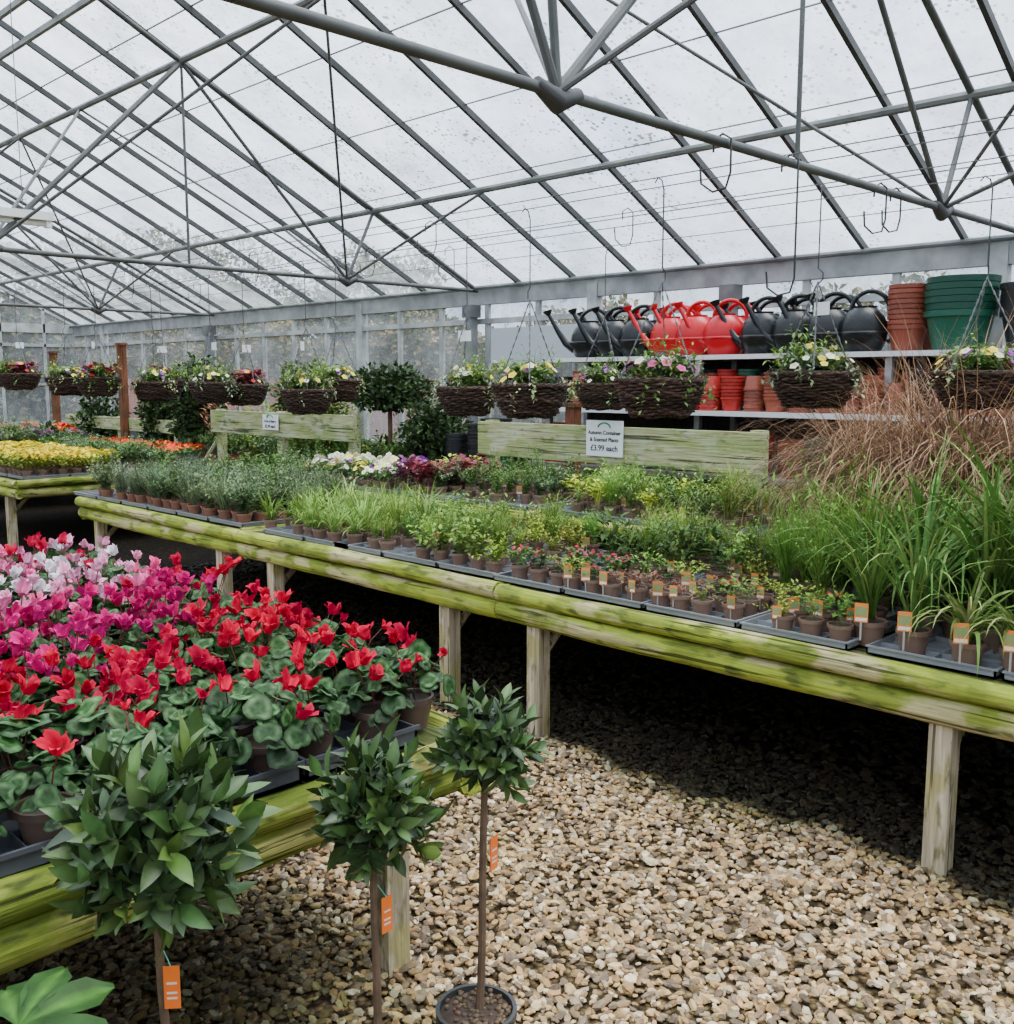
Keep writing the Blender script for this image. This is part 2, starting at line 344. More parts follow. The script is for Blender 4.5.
# ------------------------------------------------------------------ outside vegetation
def clump(name,c,r,n,cols,ls,shell=.7,tm=None,mat='leaf',trunk=None,spread=.7):
    mb=MB(); tm=tm or leafT(2,.3,.2,.2)
    d=sph(n); rr=U(shell,1.0,n)[:,None]; bumps=(1+.14*np.sin(d[:,0]*7+c[0])*np.sin(d[:,1]*6+c[1])+.12*np.sin(d[:,2]*9))[:,None]
    p=d*rr*bumps*np.array(r); dd=norm(d+rng.normal(size=(n,3))*spread+np.array([0,0,.2]))
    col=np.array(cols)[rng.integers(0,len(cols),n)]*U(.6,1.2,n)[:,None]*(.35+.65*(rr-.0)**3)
    mb.add(tm,p,rot_dir(dd,roll=U(-1.5,1.5,n)),U(.7,1.3,n)*ls,col,mat)
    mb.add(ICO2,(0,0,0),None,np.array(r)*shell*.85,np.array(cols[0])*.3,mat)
    if trunk: mb.add(tube([(0,0,-c[2]),(0,0,0)],trunk),col=(.15,.1,.06),mat='matte')
    return mb.obj(name,c)
def hedge(name,x0,x1,y0,y1,h,n,cols,ls):
    mb=MB(); 
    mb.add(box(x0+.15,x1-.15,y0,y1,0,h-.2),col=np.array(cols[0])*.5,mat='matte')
    p=np.stack([U(x0,x0+.4,n),U(y0,y1,n),U(0,1,n)**.8*(h)],1); p[:,2]*=1+.10*np.sin(p[:,1]*1.7)+.05*np.sin(p[:,1]*5)
    d=norm(rng.normal(size=(n,3))+np.array([-.6,0,.4])); col=np.array(cols)[rng.integers(0,len(cols),n)]*U(.7,1.2,n)[:,None]
    mb.add(leafT(2,.3,.2,.2),p,rot_dir(d,roll=U(-1.5,1.5,n)),U(.7,1.3,n)*ls,col,'leaf'); mb.obj(name)
hedge('hedge',9.6,10.4,-3,20,2.35,42000,[(.11,.12,.045),(.18,.14,.07),(.24,.18,.09),(.09,.11,.04)],.10)
for c,r in (((13,27,2.6),(3,3,2.8)),((19,33,3.0),(4,3,3.4)),((9,24,2.2),(2.2,2.2,2.3)),((15.5,20,2.3),(2.2,2.4,2.2)),((7.2,31.5,3),(3,3,3))):
    clump('tree',c,r,9000,[(.13,.13,.055),(.20,.16,.07),(.10,.12,.045)],.17,.75,trunk=.2)
mb=MB()
for i in range(60): mb.add(box(0,.03,i*.16,i*.16+.15,0,1.6+.02*(i%3)),col=(.30,.10,.06),mat='matte')
mb.add(box(.03,.08,0,9.6,.4,.5),col=(.3,.09,.05),mat='matte');mb.add(box(.03,.08,0,9.6,1.2,1.3),col=(.3,.09,.05),mat='matte')
mb.obj('garden_fence',(8.4,9,0))
# ------------------------------------------------------------------ benches
def logT(L_,r,axis):
    n=max(4,int(L_/.12)); s_=np.linspace(0,L_,n); w=.006*np.sin(s_*2.1+U(0,6)); w2=.006*np.sin(s_*1.7+U(0,6)); rr=r*(1+.05*np.sin(s_*3+U(0,6))+.03*np.sin(s_*9+U(0,6)))
    P=np.zeros((n,3)); P[:,axis]=s_; P[:,1-axis]=w; P[:,2]=w2
    return tube(P,rr,14)
D=.68
def bench(name,x0,x1,y0,y1,z=D,legs=None,inset=.05):
    mb=MB(); Lx=x1-x0; Ly=y1-y0
    for k,(rr,dz,off) in enumerate(((.040,-.035,0),(.048,-.122,.02))):
        mb.add(logT(Ly,rr,1),(x0+off,y0,z+dz),mat='wood_mossy_y'); mb.add(logT(Ly,rr,1),(x1-off,y0,z+dz),mat='wood_mossy_y')
        mb.add(logT(Lx,rr,0),(x0,y0+.02+off,z+dz),mat='wood_mossy_x'); mb.add(logT(Lx,rr,0),(x0,y1-.02-off,z+dz),mat='wood_mossy_x')
    ns=int(Lx/.12)
    for i in range(ns):
        a=x0+.04+i*(Lx-.08)/ns; mb.add(box(a,a+.11,y0+.03,y1-.03,z-.03,z-.008),mat='wood_deck')
    for yy in np.linspace(y0+.35,y1-.35,3): mb.add(box(x0+.04,x1-.04,yy-.025,yy+.025,z-.13,z-.03),mat='wood_deck')
    for lx in (x0+inset,x1-inset):
        for ly in (legs or (y0+.35,y1-.35)):
            mb.add(box(lx-.037,lx+.037,ly-.037,ly+.037,0,z-.13),mat='wood_post')
            sx_=1 if lx<(x0+x1)/2 else -1
            mb.add(tube([(lx,ly,z-.34),(lx+.26*sx_,ly,z-.1)],.02,6),mat='wood_post')
    return mb.obj(name)
bench('display_bench',3.15,4.95,-1.5,.82)
bench('display_bench',3.15,4.95,.84,3.2,legs=(1.2,3.0))
bench('display_bench',3.17,4.95,3.22,5.5,legs=(3.62,5.2))
bench('display_bench',3.19,4.95,5.53,8.0,legs=(5.85,7.75))
bench('display_bench',3.3,5.4,9.7,12.4)
bench('display_bench',3.4,5.6,13.0,15.0)
bench('display_bench',5.15,6.05,6.3,10.0,z=.75)
bench('flower_bench',-.6,1.76,1.86,4.65,legs=(2.04,4.4),inset=.17)
def tier(x0,x1,y0,y1,z):
    mb=MB(); n=int((x1-x0)/.12)
    for i in range(n): a=x0+i*(x1-x0)/n; mb.add(box(a,a+.1,y0,y1,z-.025,z),mat='wood_mossy_y')
    mb.add(logT(y1-y0,.035,1),(x0,y0,z-.035),mat='wood_mossy_y')
    for yy in np.arange(y0+.1,y1,.8):
        mb.add(box(x0+.02,x1-.02,yy-.03,yy+.03,z-.08,z-.025),mat='wood_mossy_x')
        for xx in (x0+.05,x1-.08): mb.add(box(xx,xx+.05,yy-.03,yy+.03,D-.008,z-.06),mat='wood_post')
    mb.obj('plant_riser')
tier(4.18,4.88,-1.3,3.9,.84); tier(4.15,4.88,4.0,6.5,.84)
def backboard(y0,y1,x,zc,h=.24):
    mb=MB(); mb.add(box(-.02,.02,y0,y1,zc-h/2,zc+h/2),mat='wood_board')
    for yy in (y0+.08,(y0+y1)/2,y1-.08): mb.add(box(.02,.09,yy-.04,yy+.04,0,zc+h/2+.01),mat='wood_board')
    mb.add(tube([(.06,y1-.1,zc-.1),(-.0,y1+.35,zc-.55)],.022,6),mat='wood_board')
    mb.obj('display_backboard',(x,0,0))
backboard(2.95,5.3,5.02,1.19); backboard(6.9,9.3,5.08,1.2,.22); backboard(11.3,14.6,5.7,1.05,.16)
# ------------------------------------------------------------------ plant parts
LF=leafT(3,.2,.3,.25); LFw=leafT(3,.34,.25,.3); LFs=leafT(2,.28,.2,.2)
def potT(r,h,col,seg=14):
    m=MB(); m.add(lathe([(r*.72,0),(r*.95,h*.82),(r*1.05,h*.82),(r*1.05,h),(r*.93,h),(r*.9,h*.9),(.0,h*.9)],seg),col=col,mat='plastic')
    t=m.tmpl(); k=t.V[:,2]>h*.88; kk=k&(np.hypot(t.V[:,0],t.V[:,1])<r*.91); t.C[kk]=(.05,.035,.025); return t
POTC=(.17,.105,.075)
POT=potT(.044,.07,POTC); POTL=potT(.055,.085,(.04,.04,.04)); POTT=potT(.048,.075,(.20,.09,.055)); POTCY=potT(.056,.085,(.11,.07,.055))
def k_herb(n=70,h=.12,r=.07,ls=.028,c=(.10,.2,.04),tm=LFs,up=.5,stems=9):
    m=MB(); az=U(0,6.28,stems); ribbons(m,np.c_[U(-.015,.015,(stems,2)),np.zeros(stems)],az,U(.7,1,stems)*h,U(.05,.6,stems),.2,.003,np.array(c)*.8,n=3)
    t=U(.15,1,n)**.7; a=U(0,6.28,n); rr=r*np.sqrt(U(0,1,n))*(.45+.55*t)
    lob=1+.3*np.sin(a*3+U(0,6)); rr=rr*lob
    p=np.stack([np.cos(a)*rr,np.sin(a)*rr,t*h*(1-.3*(rr/r)**2)*(.85+.2*lob)],1)
    d=norm(np.stack([np.cos(a),np.sin(a),np.full(n,up)],1)+rng.normal(size=(n,3))*.45)
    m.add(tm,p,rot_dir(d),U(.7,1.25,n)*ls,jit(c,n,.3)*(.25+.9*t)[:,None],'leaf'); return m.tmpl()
def k_sprig(ns=14,h=.2,lean=.7,ls=.024,c=(.15,.25,.06),per=12,tm=LFs):
    m=MB()
    for q in range(ns):
        az=U(0,6.28); L_=h*U(.55,1.1); a0=U(0,lean); dr=U(.1,.9); P=[np.array([U(-.015,.015),U(-.015,.015),0.])]; ang=a0
        for i in range(6):
            st=L_/6; P.append(P[-1]+st*np.array([math.cos(az)*math.sin(ang),math.sin(az)*math.sin(ang),math.cos(ang)])); ang+=dr/6
        P=np.array(P); m.add(tube(P,np.linspace(.0018,.0008,7),3,False),col=np.array(c)*.7,mat='leaf')
        t=np.linspace(.15,1,per); pi=t*6; i0=np.minimum(pi.astype(int),5); p=P[i0]+(P[i0+1]-P[i0])*(pi-i0)[:,None]
        tg=norm(P[i0+1]-P[i0]); aa=np.arange(per)*2.4+U(0,6); s1=norm(np.cross(tg,[.3,.5,.2])); s2=np.cross(tg,s1)
        d=tg*.7+np.cos(aa)[:,None]*s1+np.sin(aa)[:,None]*s2
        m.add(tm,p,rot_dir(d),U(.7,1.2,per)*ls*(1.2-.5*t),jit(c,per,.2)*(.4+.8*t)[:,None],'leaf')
    return m.tmpl()
def k_feather(n=150,h=.16,r=.5,c=(.16,.30,.05),w=.0028,droop=.9):
    m=MB(); az=U(0,6.28,n); ribbons(m,np.c_[U(-.02,.02,(n,2)),U(0,.3,n)*h],az,U(.4,1.1,n)*h,U(0,r,n),droop,w,jit(c,n,.3)*.7,n=3,colt=jit(c,n,.3)*1.3); 
    k=n; t=U(.3,1,k); a=U(0,6.28,k); rr=h*.45*t*np.sqrt(U(0,1,k)); p=np.stack([np.cos(a)*rr,np.sin(a)*rr,t*h*.85],1)
    m.add(LFs,p,rot_dir(norm(rng.normal(size=(k,3))+[0,0,.5])),U(.7,1.3,k)*.016,jit(c,k,.35),'leaf'); return m.tmpl()
def k_grass(n=60,L_=.3,w=.006,lean=.6,droop=1.1,c=(.12,.24,.04),seg=6,c2=None,base=.02):
    m=MB(); az=U(0,6.28,n); col=jit(c,n,.3)
    if c2 is not None: k=U(0,1,n)<.3; col[k]=jit(c2,n,.25)[k]
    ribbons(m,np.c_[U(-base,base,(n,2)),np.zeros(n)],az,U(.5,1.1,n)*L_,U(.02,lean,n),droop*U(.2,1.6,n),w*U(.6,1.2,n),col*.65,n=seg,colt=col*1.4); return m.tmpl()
def discT():
    V=[(0,0,0)]+[(math.cos(a)*(1+.12*math.cos(5*a)),math.sin(a)*(1+.12*math.cos(5*a)),.12) for a in np.arange(10)*.6283]
    C=[(.9,.75,.1)]+[(1,1,1)]*10; return T(V,[(0,i+1,(i+1)%10+1) for i in range(10)],C)
DISC=discT()
def k_flower(fc,n=70,h=.12,r=.07,nf=9,fs=.02,c=(.08,.17,.04),ls=.03):
    m=MB(); t=k_herb(n,h,r,ls,c,LFw); m.add(t); a=U(0,6.28,nf); rr=r*np.sqrt(U(0,1,nf))
    p=np.stack([np.cos(a)*rr,np.sin(a)*rr,h*(1.05-.3*(rr/r)**2)+U(0,.015,nf)],1)
    nn=norm(np.stack([np.cos(a)*.6-.4,np.sin(a)*.6-.2,np.full(nf,.8)],1)); d=np.cross(nn,np.array([0,0,1.]))
    R=rot_dir(d,up=nn); cols=np.array(fc)[rng.integers(0,len(fc),nf)]*U(.8,1.1,nf)[:,None]
    m.add(DISC,p,R,U(.8,1.2,nf)*fs,cols,'petal'); return m.tmpl()
_l=MB(); _l.add(box(-.014,.014,-.0006,.0006,0,.042),col=(.80,.24,.05),mat='plastic'); _l.add(box(-.012,.012,-.0012,-.0006,.014,.034),col=(.25,.3,.12),mat='plastic'); _l.add(box(-.012,.012,-.0012,-.0006,.003,.010),col=(.8,.75,.65),mat='plastic'); _l.add(box(-.002,.002,-.0005,.0005,-.04,0),col=(.35,.33,.3),mat='plastic')
LAB=_l.tmpl()
def labels(mb,pts):
    n=len(pts); a=np.full(n,-math.pi/2)+U(-.3,.8,n)
    mb.add(LAB,pts,rotz(a),U(1.0,1.45,n),np.where(U(0,1,(n,1))<.8,1.,.7)*np.ones((1,3)))
def trayT(w,l,col):
    m=MB(); m.add(box(0,w,0,l,0,.006),col=col,mat='plastic')
    for b_ in (box(0,w,0,.006,0,.03),box(0,w,l-.006,l,0,.03),box(0,.006,0,l,0,.03),box(w-.006,w,0,l,0,.03),box(-.006,w+.006,-.008,0,.026,.032),box(-.008,0,0,l,.026,.032)): m.add(b_,col=col,mat='plastic')
    for i in range(1,4):
        m.add(box(w*i/4-.002,w*i/4+.002,.006,l-.006,.006,.022),col=col,mat='plastic'); m.add(box(.006,w-.006,l*i/4-.002,l*i/4+.002,.006,.022),col=col,mat='plastic')
    return m.tmpl()
TRAY=trayT(.42,.42,(.20,.21,.22))
def plot(name,x0,x1,y0,y1,z,sp,kinds,pot=POT,poth=.063,tray=TRAY,lab=0.,skip=0.,sc_=(.75,1.3),jt=.018,mixf=.45):
    m=MB()
    xs=np.arange(x0+sp/2,x1,sp); ys=np.arange(y0+sp/2,y1,sp)
    G=np.array([(a,b_) for a in xs for b_ in ys]); G=G[rng.uniform(size=len(G))>=skip]; G=G+U(-jt,jt,G.shape)
    P=np.c_[G,np.full(len(G),z+.006)]
    m.add(pot,P,rotz(U(0,6,len(P))))
    if tray is not None:
        for a in np.arange(x0-.01,x1-.1,.44):
            for b_ in np.arange(y0-.01,y1-.1,.44): m.add(tray,(a,b_,z))
    bx=((G[:,1]-y0+.2*np.sin(G[:,0]*9))//(sp*4)).astype(int); by=((G[:,0]-x0)//(sp*3)).astype(int)
    kid=(bx*5+by*3)%len(kinds); rnd=rng.uniform(size=len(G))<mixf; kid=np.where(rnd,rng.integers(0,len(kinds),len(G)),kid)
    for i,k in enumerate(kinds):
        q=P[kid==i]
        if len(q):
            ks=k if isinstance(k,list) else [k]; w=rng.integers(0,len(ks),len(q))
            for j,kk in enumerate(ks):
                qq=q[w==j]
                if len(qq): m.add(kk,qq+[0,0,poth],rotz(U(0,6.28,len(qq))),U(sc_[0],sc_[1],len(qq)),jit((1,1,1),len(qq),.3))
    if lab>0:
        k=rng.uniform(size=len(P))<lab
        q=P[k]+np.c_[np.full(k.sum(),-.044),U(-.02,.02,k.sum()),U(.055,.07,k.sum())]
        if len(q): labels(m,q)
    return m.obj(name)
H1=k_herb(70,.12,.07,.028,(.09,.18,.03)); H2=k_herb(90,.11,.075,.022,(.16,.28,.04)); H3=k_herb(55,.15,.06,.042,(.07,.14,.025),LF); H4=k_herb(80,.10,.08,.025,(.26,.33,.04))
SP1=k_sprig(); SP2=k_sprig(12,.17,1.0,.03,(.20,.32,.06),9,LFw); SP3=k_sprig(16,.24,.5,.018,(.12,.22,.05),18); SP4=k_sprig(12,.15,1.1,.026,(.29,.36,.05),10)
FE1=k_feather(120,.17,.6,(.18,.31,.05)); FE2=k_feather(110,.14,.8,(.13,.25,.04)); FE3=k_feather(140,.21,.5,(.23,.35,.06))
GREY=k_feather(110,.14,.8,(.14,.19,.10),.004,.6); GREY2=k_herb(110,.12,.09,.024,(.13,.18,.09)); GREY3=k_sprig(18,.19,.7,.026,(.13,.19,.08),16); 
CH=k_grass(50,.22,.006,.8,1.0,(.17,.30,.05),5,(.26,.35,.09)); CH2=k_grass(50,.18,.008,.8,1.3,(.15,.27,.05),5,(.24,.32,.07))
HEA=k_flower([(.5,.03,.08),(.6,.1,.2)],70,.09,.05,14,.008); BER=k_flower([(.6,.02,.02)],60,.07,.05,9,.008,(.07,.12,.04))
PW=k_flower([(.85,.85,.8)],60,.09,.06,8,.022); PY=k_flower([(.85,.75,.15),(.9,.85,.5)],60,.09,.06,8,.022); PP=k_flower([(.25,.05,.4),(.35,.1,.5)],60,.09,.06,7,.02)
BUR=k_herb(50,.13,.07,.05,(.20,.03,.05),LFw); PUR=k_herb(50,.13,.07,.045,(.16,.05,.09),LFw); YEL=k_flower([(.85,.65,.02)],80,.12,.085,26,.013,(.25,.3,.03)); ORG=k_flower([(.85,.12,.02),(.8,.05,.03)],60,.12,.07,18,.013)
LIME=k_herb(80,.12,.07,.03,(.42,.48,.05),LFw); SED=k_herb(45,.06,.05,.02,(.2,.1,.06),LFw)
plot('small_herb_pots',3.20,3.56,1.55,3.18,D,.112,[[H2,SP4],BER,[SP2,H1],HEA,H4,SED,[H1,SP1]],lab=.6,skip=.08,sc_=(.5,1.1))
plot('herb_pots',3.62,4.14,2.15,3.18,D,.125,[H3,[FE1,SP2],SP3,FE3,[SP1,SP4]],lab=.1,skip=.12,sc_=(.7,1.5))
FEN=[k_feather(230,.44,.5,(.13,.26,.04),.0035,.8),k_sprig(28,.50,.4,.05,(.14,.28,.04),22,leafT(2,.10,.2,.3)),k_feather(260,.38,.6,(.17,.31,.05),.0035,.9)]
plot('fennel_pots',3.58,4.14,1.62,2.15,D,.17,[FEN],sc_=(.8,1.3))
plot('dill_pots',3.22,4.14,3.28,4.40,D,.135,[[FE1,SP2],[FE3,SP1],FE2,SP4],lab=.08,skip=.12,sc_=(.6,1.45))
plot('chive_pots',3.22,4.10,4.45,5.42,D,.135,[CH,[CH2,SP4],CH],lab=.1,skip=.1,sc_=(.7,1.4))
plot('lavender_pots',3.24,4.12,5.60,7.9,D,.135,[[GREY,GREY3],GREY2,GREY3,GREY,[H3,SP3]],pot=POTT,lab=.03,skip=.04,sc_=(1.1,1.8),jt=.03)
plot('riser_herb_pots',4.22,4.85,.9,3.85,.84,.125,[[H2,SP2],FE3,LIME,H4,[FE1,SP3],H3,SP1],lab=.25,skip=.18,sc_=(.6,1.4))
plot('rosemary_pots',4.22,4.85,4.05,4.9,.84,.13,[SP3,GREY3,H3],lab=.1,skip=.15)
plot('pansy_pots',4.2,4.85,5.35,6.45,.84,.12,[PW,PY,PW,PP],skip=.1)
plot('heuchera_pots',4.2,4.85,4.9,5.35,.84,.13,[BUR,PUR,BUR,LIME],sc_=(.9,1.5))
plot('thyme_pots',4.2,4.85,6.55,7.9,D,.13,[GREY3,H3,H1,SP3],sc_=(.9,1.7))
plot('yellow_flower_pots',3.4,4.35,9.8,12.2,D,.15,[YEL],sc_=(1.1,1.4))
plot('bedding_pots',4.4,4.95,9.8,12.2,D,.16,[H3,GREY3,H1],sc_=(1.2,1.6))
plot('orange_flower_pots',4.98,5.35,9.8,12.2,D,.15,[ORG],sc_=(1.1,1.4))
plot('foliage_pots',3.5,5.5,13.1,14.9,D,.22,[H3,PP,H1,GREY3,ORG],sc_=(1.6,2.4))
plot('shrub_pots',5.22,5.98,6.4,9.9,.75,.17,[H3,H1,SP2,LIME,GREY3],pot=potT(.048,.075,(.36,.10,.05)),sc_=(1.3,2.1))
# ------------------------------------------------------------------ ornamental grasses
g1=(.065,.14,.025);g2=(.17,.26,.06);g3=(.09,.19,.04)
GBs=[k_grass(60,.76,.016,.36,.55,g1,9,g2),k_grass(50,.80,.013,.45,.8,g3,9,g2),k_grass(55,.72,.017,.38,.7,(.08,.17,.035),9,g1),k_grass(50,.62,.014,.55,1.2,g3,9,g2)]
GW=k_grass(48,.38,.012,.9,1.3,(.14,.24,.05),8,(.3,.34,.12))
def potted(name,t,loc,s=1,pot=POT,ps=1.25,lab=False):
    m=MB(); m.add(pot,(0,0,.004),None,ps); m.add(t,(0,0,.075*ps),None,s)
    if lab: m.add(LAB,(-.055*ps,-.0,.075*ps),rotz(-math.pi/2+.4)[0],1.6)
    return m.obj(name,loc,rz=U(-.4,.4))
for i,(x,y,s) in enumerate(((3.32,1.52,.6),(3.30,1.36,.85),(3.5,1.6,.75),(3.52,1.42,.95),(3.5,1.2,.95),(3.34,.88,.75),(3.7,1.5,.95),(3.7,1.25,1.08),(3.6,1.0,1.0),(3.75,.85,1.1),(3.9,1.1,1.05),(3.9,1.42,.95),(3.5,.72,1.0),(4.05,.9,1.0),(4.05,1.3,1.0),(3.62,1.34,1.05),(3.6,1.12,1.1),(3.8,1.0,1.1))):
    potted('potted_grass',GBs[i%4],(x,y,D),s,lab=x<3.4)
potted('potted_spider_plant',GW,(3.27,1.17,D),1,lab=True); potted('potted_spider_plant',GW,(3.28,1.02,D),.9,lab=True)
BRs=[k_grass(560,.98,.0046,.7,1.45,c,9,(.42,.27,.16),.05) for c in ((.27,.15,.085),(.32,.19,.11),(.22,.12,.07))]
for i,(x,y,s) in enumerate(((4.45,2.15,.9),(4.3,1.95,1.0),(4.55,1.7,1.12),(4.3,1.6,1.08),(4.5,1.3,1.12),(4.3,1.15,1.05),(4.7,1.95,1.1),(4.72,1.5,1.12),(4.4,.9,1.1))):
    potted('bronze_sedge',BRs[i%3],(x,y,.84),s,POTL,1.5)
mb=MB(); 
for a in np.arange(3.22,3.7,.44):
    for b_ in np.arange(.62,1.5,.44): mb.add(TRAY,(a-.01,b_,D))
mb.obj('pot_tray')
# ------------------------------------------------------------------ cyclamen
def cyleaf(k0=0):
    V=[(0,0,.0)];C=[(.6,.85,.55)];F=[]; n=14
    for k,(r,cc,z) in enumerate(((.42,(.5,.75,.45),.03),(.70,(1.9,1.75,2.1),.06),(1.0,(.5,.75,.45),-.02))):
        for i in range(n):
            a=2*math.pi*i/n; rr=r*(1-.42*max(0,math.cos(a+math.pi/2))**6+.18*max(0,math.sin(a))**4+.05*math.sin(5*a+k0))
            V.append((rr*math.cos(a)*.95,rr*math.sin(a),z+.10*math.sin(3*a+k0)*r)); C.append(tuple(np.array(cc)*(1+.4*math.sin(4*a+k+k0))))
    for i in range(n):
        j=(i+1)%n; F.append((0,1+i,1+j))
        for k in range(2): F.append((1+k*n+i,1+(k+1)*n+i,1+(k+1)*n+j,1+k*n+j))
    return T(V,F,C)
CYLs=[cyleaf(0),cyleaf(2),cyleaf(4)]
def petalsT(seed):
    r_=np.random.default_rng(seed); V=[];F=[];C=[]
    for p in range(5):
        a=2*math.pi*p/5+r_.uniform(-.3,.3); b0=len(V); fl=r_.uniform(.4,1.5); hh=r_.uniform(.85,1.1)
        for j,(rad,z,w) in enumerate(((.10,0,.12),(.28,.08,.22),(.34,.38,.32),(.44*fl,.72,.36),(.62*fl,.96,.26),(.74*fl,1.08,.07))):
            tw=j*.16*r_.uniform(.8,1.2)
            for q in (-1,0,1):
                aa=a+tw; cx,cy=math.cos(aa)*rad,math.sin(aa)*rad; sx_,sy_=-math.sin(aa),math.cos(aa)
                ru=.09*math.sin(j*2.3+q*2+p)
                V.append((cx+sx_*w*q+math.cos(aa)*ru,cy+sy_*w*q+math.sin(aa)*ru,z*hh)); C.append((.45,.45,.45) if j<1 else (1.15,1.15,1.15) if q else (.72,.72,.72))
        for j in range(5):
            for q in (0,1): F.append((b0+j*3+q,b0+j*3+q+1,b0+j*3+q+4,b0+j*3+q+3))
    return T(V,F,C)
PETS=[petalsT(i) for i in range(6)]
def cyclamen_mass(name,pts,fc,nf=(8,14),s=1.,leafn=34,fh=(.16,.27),fs=(.034,.046)):
    m=MB(); 
    for (x,y) in pts:
        z=D+.008; m.add(POTCY,(x,y,z)); sz=U(.85,1.1)*s
        n=leafn; a=U(0,6.28,n); t=np.sqrt(U(0,1,n)); rr=t*.118*sz; p=np.stack([x+np.cos(a)*rr,y+np.sin(a)*rr,z+.07+(.10*(1-t**2)+U(0,.035,n))*sz],1)
        nn=norm(np.stack([np.cos(a)*t*.7,np.sin(a)*t*.7,np.full(n,.9)],1)+rng.normal(size=(n,3))*.35)
        dd=np.cross(nn,np.stack([-np.sin(a),np.cos(a),np.zeros(n)],1)); R=rot_dir(dd,up=nn); S=U(.020,.037,n)*sz
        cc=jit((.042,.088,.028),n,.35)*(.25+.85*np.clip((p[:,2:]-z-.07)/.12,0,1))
        w=rng.integers(0,3,n)
        for j in range(3):
            k=w==j
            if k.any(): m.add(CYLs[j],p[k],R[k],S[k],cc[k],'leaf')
        k=rng.integers(nf[0],nf[1])
        if k:
            a=U(0,6.28,k); rr=.105*np.sqrt(U(0,1,k)); top=np.stack([x+np.cos(a)*rr,y+np.sin(a)*rr,z+U(fh[0],fh[1],k)*sz-.25*rr],1)
            pc=np.array(fc[rng.integers(0,len(fc))])
            for i in range(k):
                bs=np.array([x,y,z+.09])+np.array([top[i,0]-x,top[i,1]-y,0])*.3
                m.add(tube([bs,(bs+top[i])/2+[0,0,.02],top[i]+[0,0,.004]],.0018,4,False),col=(.16,.05,.04),mat='leaf')
                c=pc*U(.65,1.12)
                d=norm(np.array([U(-.65,.65),U(-.65,.65),1.]))
                R=rot_dir(np.cross(d,[1.,.1,0])[None],up=d[None])[0]@rotz(U(0,6))[0]
                m.add(PETS[rng.integers(0,6)],top[i],R,U(fs[0],fs[1])*.85*(.55 if U(0,1)<.12 else 1),c,'petal')
    return m.obj(name)
RED=[(.62,.002,.038),(.54,.002,.045),(.70,.004,.045)]; MAG=[(.60,.004,.15),(.66,.008,.19),(.46,.003,.10)]; PINK=[(.90,.20,.42),(.88,.12,.34),(.9,.40,.58),(.66,.01,.18)]; WH=[(.9,.82,.85),(.85,.22,.42),(.5,.01,.08),(.62,.01,.06),(.9,.8,.84),(.88,.35,.52)]
xs=np.arange(.04,1.72,.162); ys=np.arange(1.99,4.5,.162)
G=[(a+U(-.02,.02),b_+U(-.02,.02)) for a in xs for b_ in ys]
red=[g for g in G if g[1]<2.70+.1*math.sin(g[0]*5) or (g[0]>1.5 and g[1]<3.3)]; 
few=[g for g in red if g[1]<2.08 or (g[0]>1.55 and g[1]<2.4)]
mid=[g for g in red if g not in few]
mag=[g for g in G if g not in red and g[1]<3.02]; pk=[g for g in G if g not in red and 3.02<=g[1]<3.6]; wh=[g for g in G if g not in red and g[1]>=3.6]
cyclamen_mass('red_cyclamen_pots',mid,RED,(3,9)); cyclamen_mass('budding_cyclamen_pots',few,RED,(1,5))
cyclamen_mass('magenta_cyclamen_pots',mag,MAG,(8,13),fh=(.16,.28)); cyclamen_mass('pink_cyclamen_pots',pk,PINK,(5,9),fh=(.16,.28)); cyclamen_mass('mixed_cyclamen_pots',wh,WH+PINK[:2],(3,7),leafn=28)
mb=MB(); BT=trayT(.33,.5,(.06,.065,.075))
for a in np.arange(-.15,1.5,.345):
    for b_ in np.arange(1.895,4.3,.515): mb.add(BT,(a+.01,b_,D),None,(1,1,1.7))
mb.obj('cyclamen_tray')
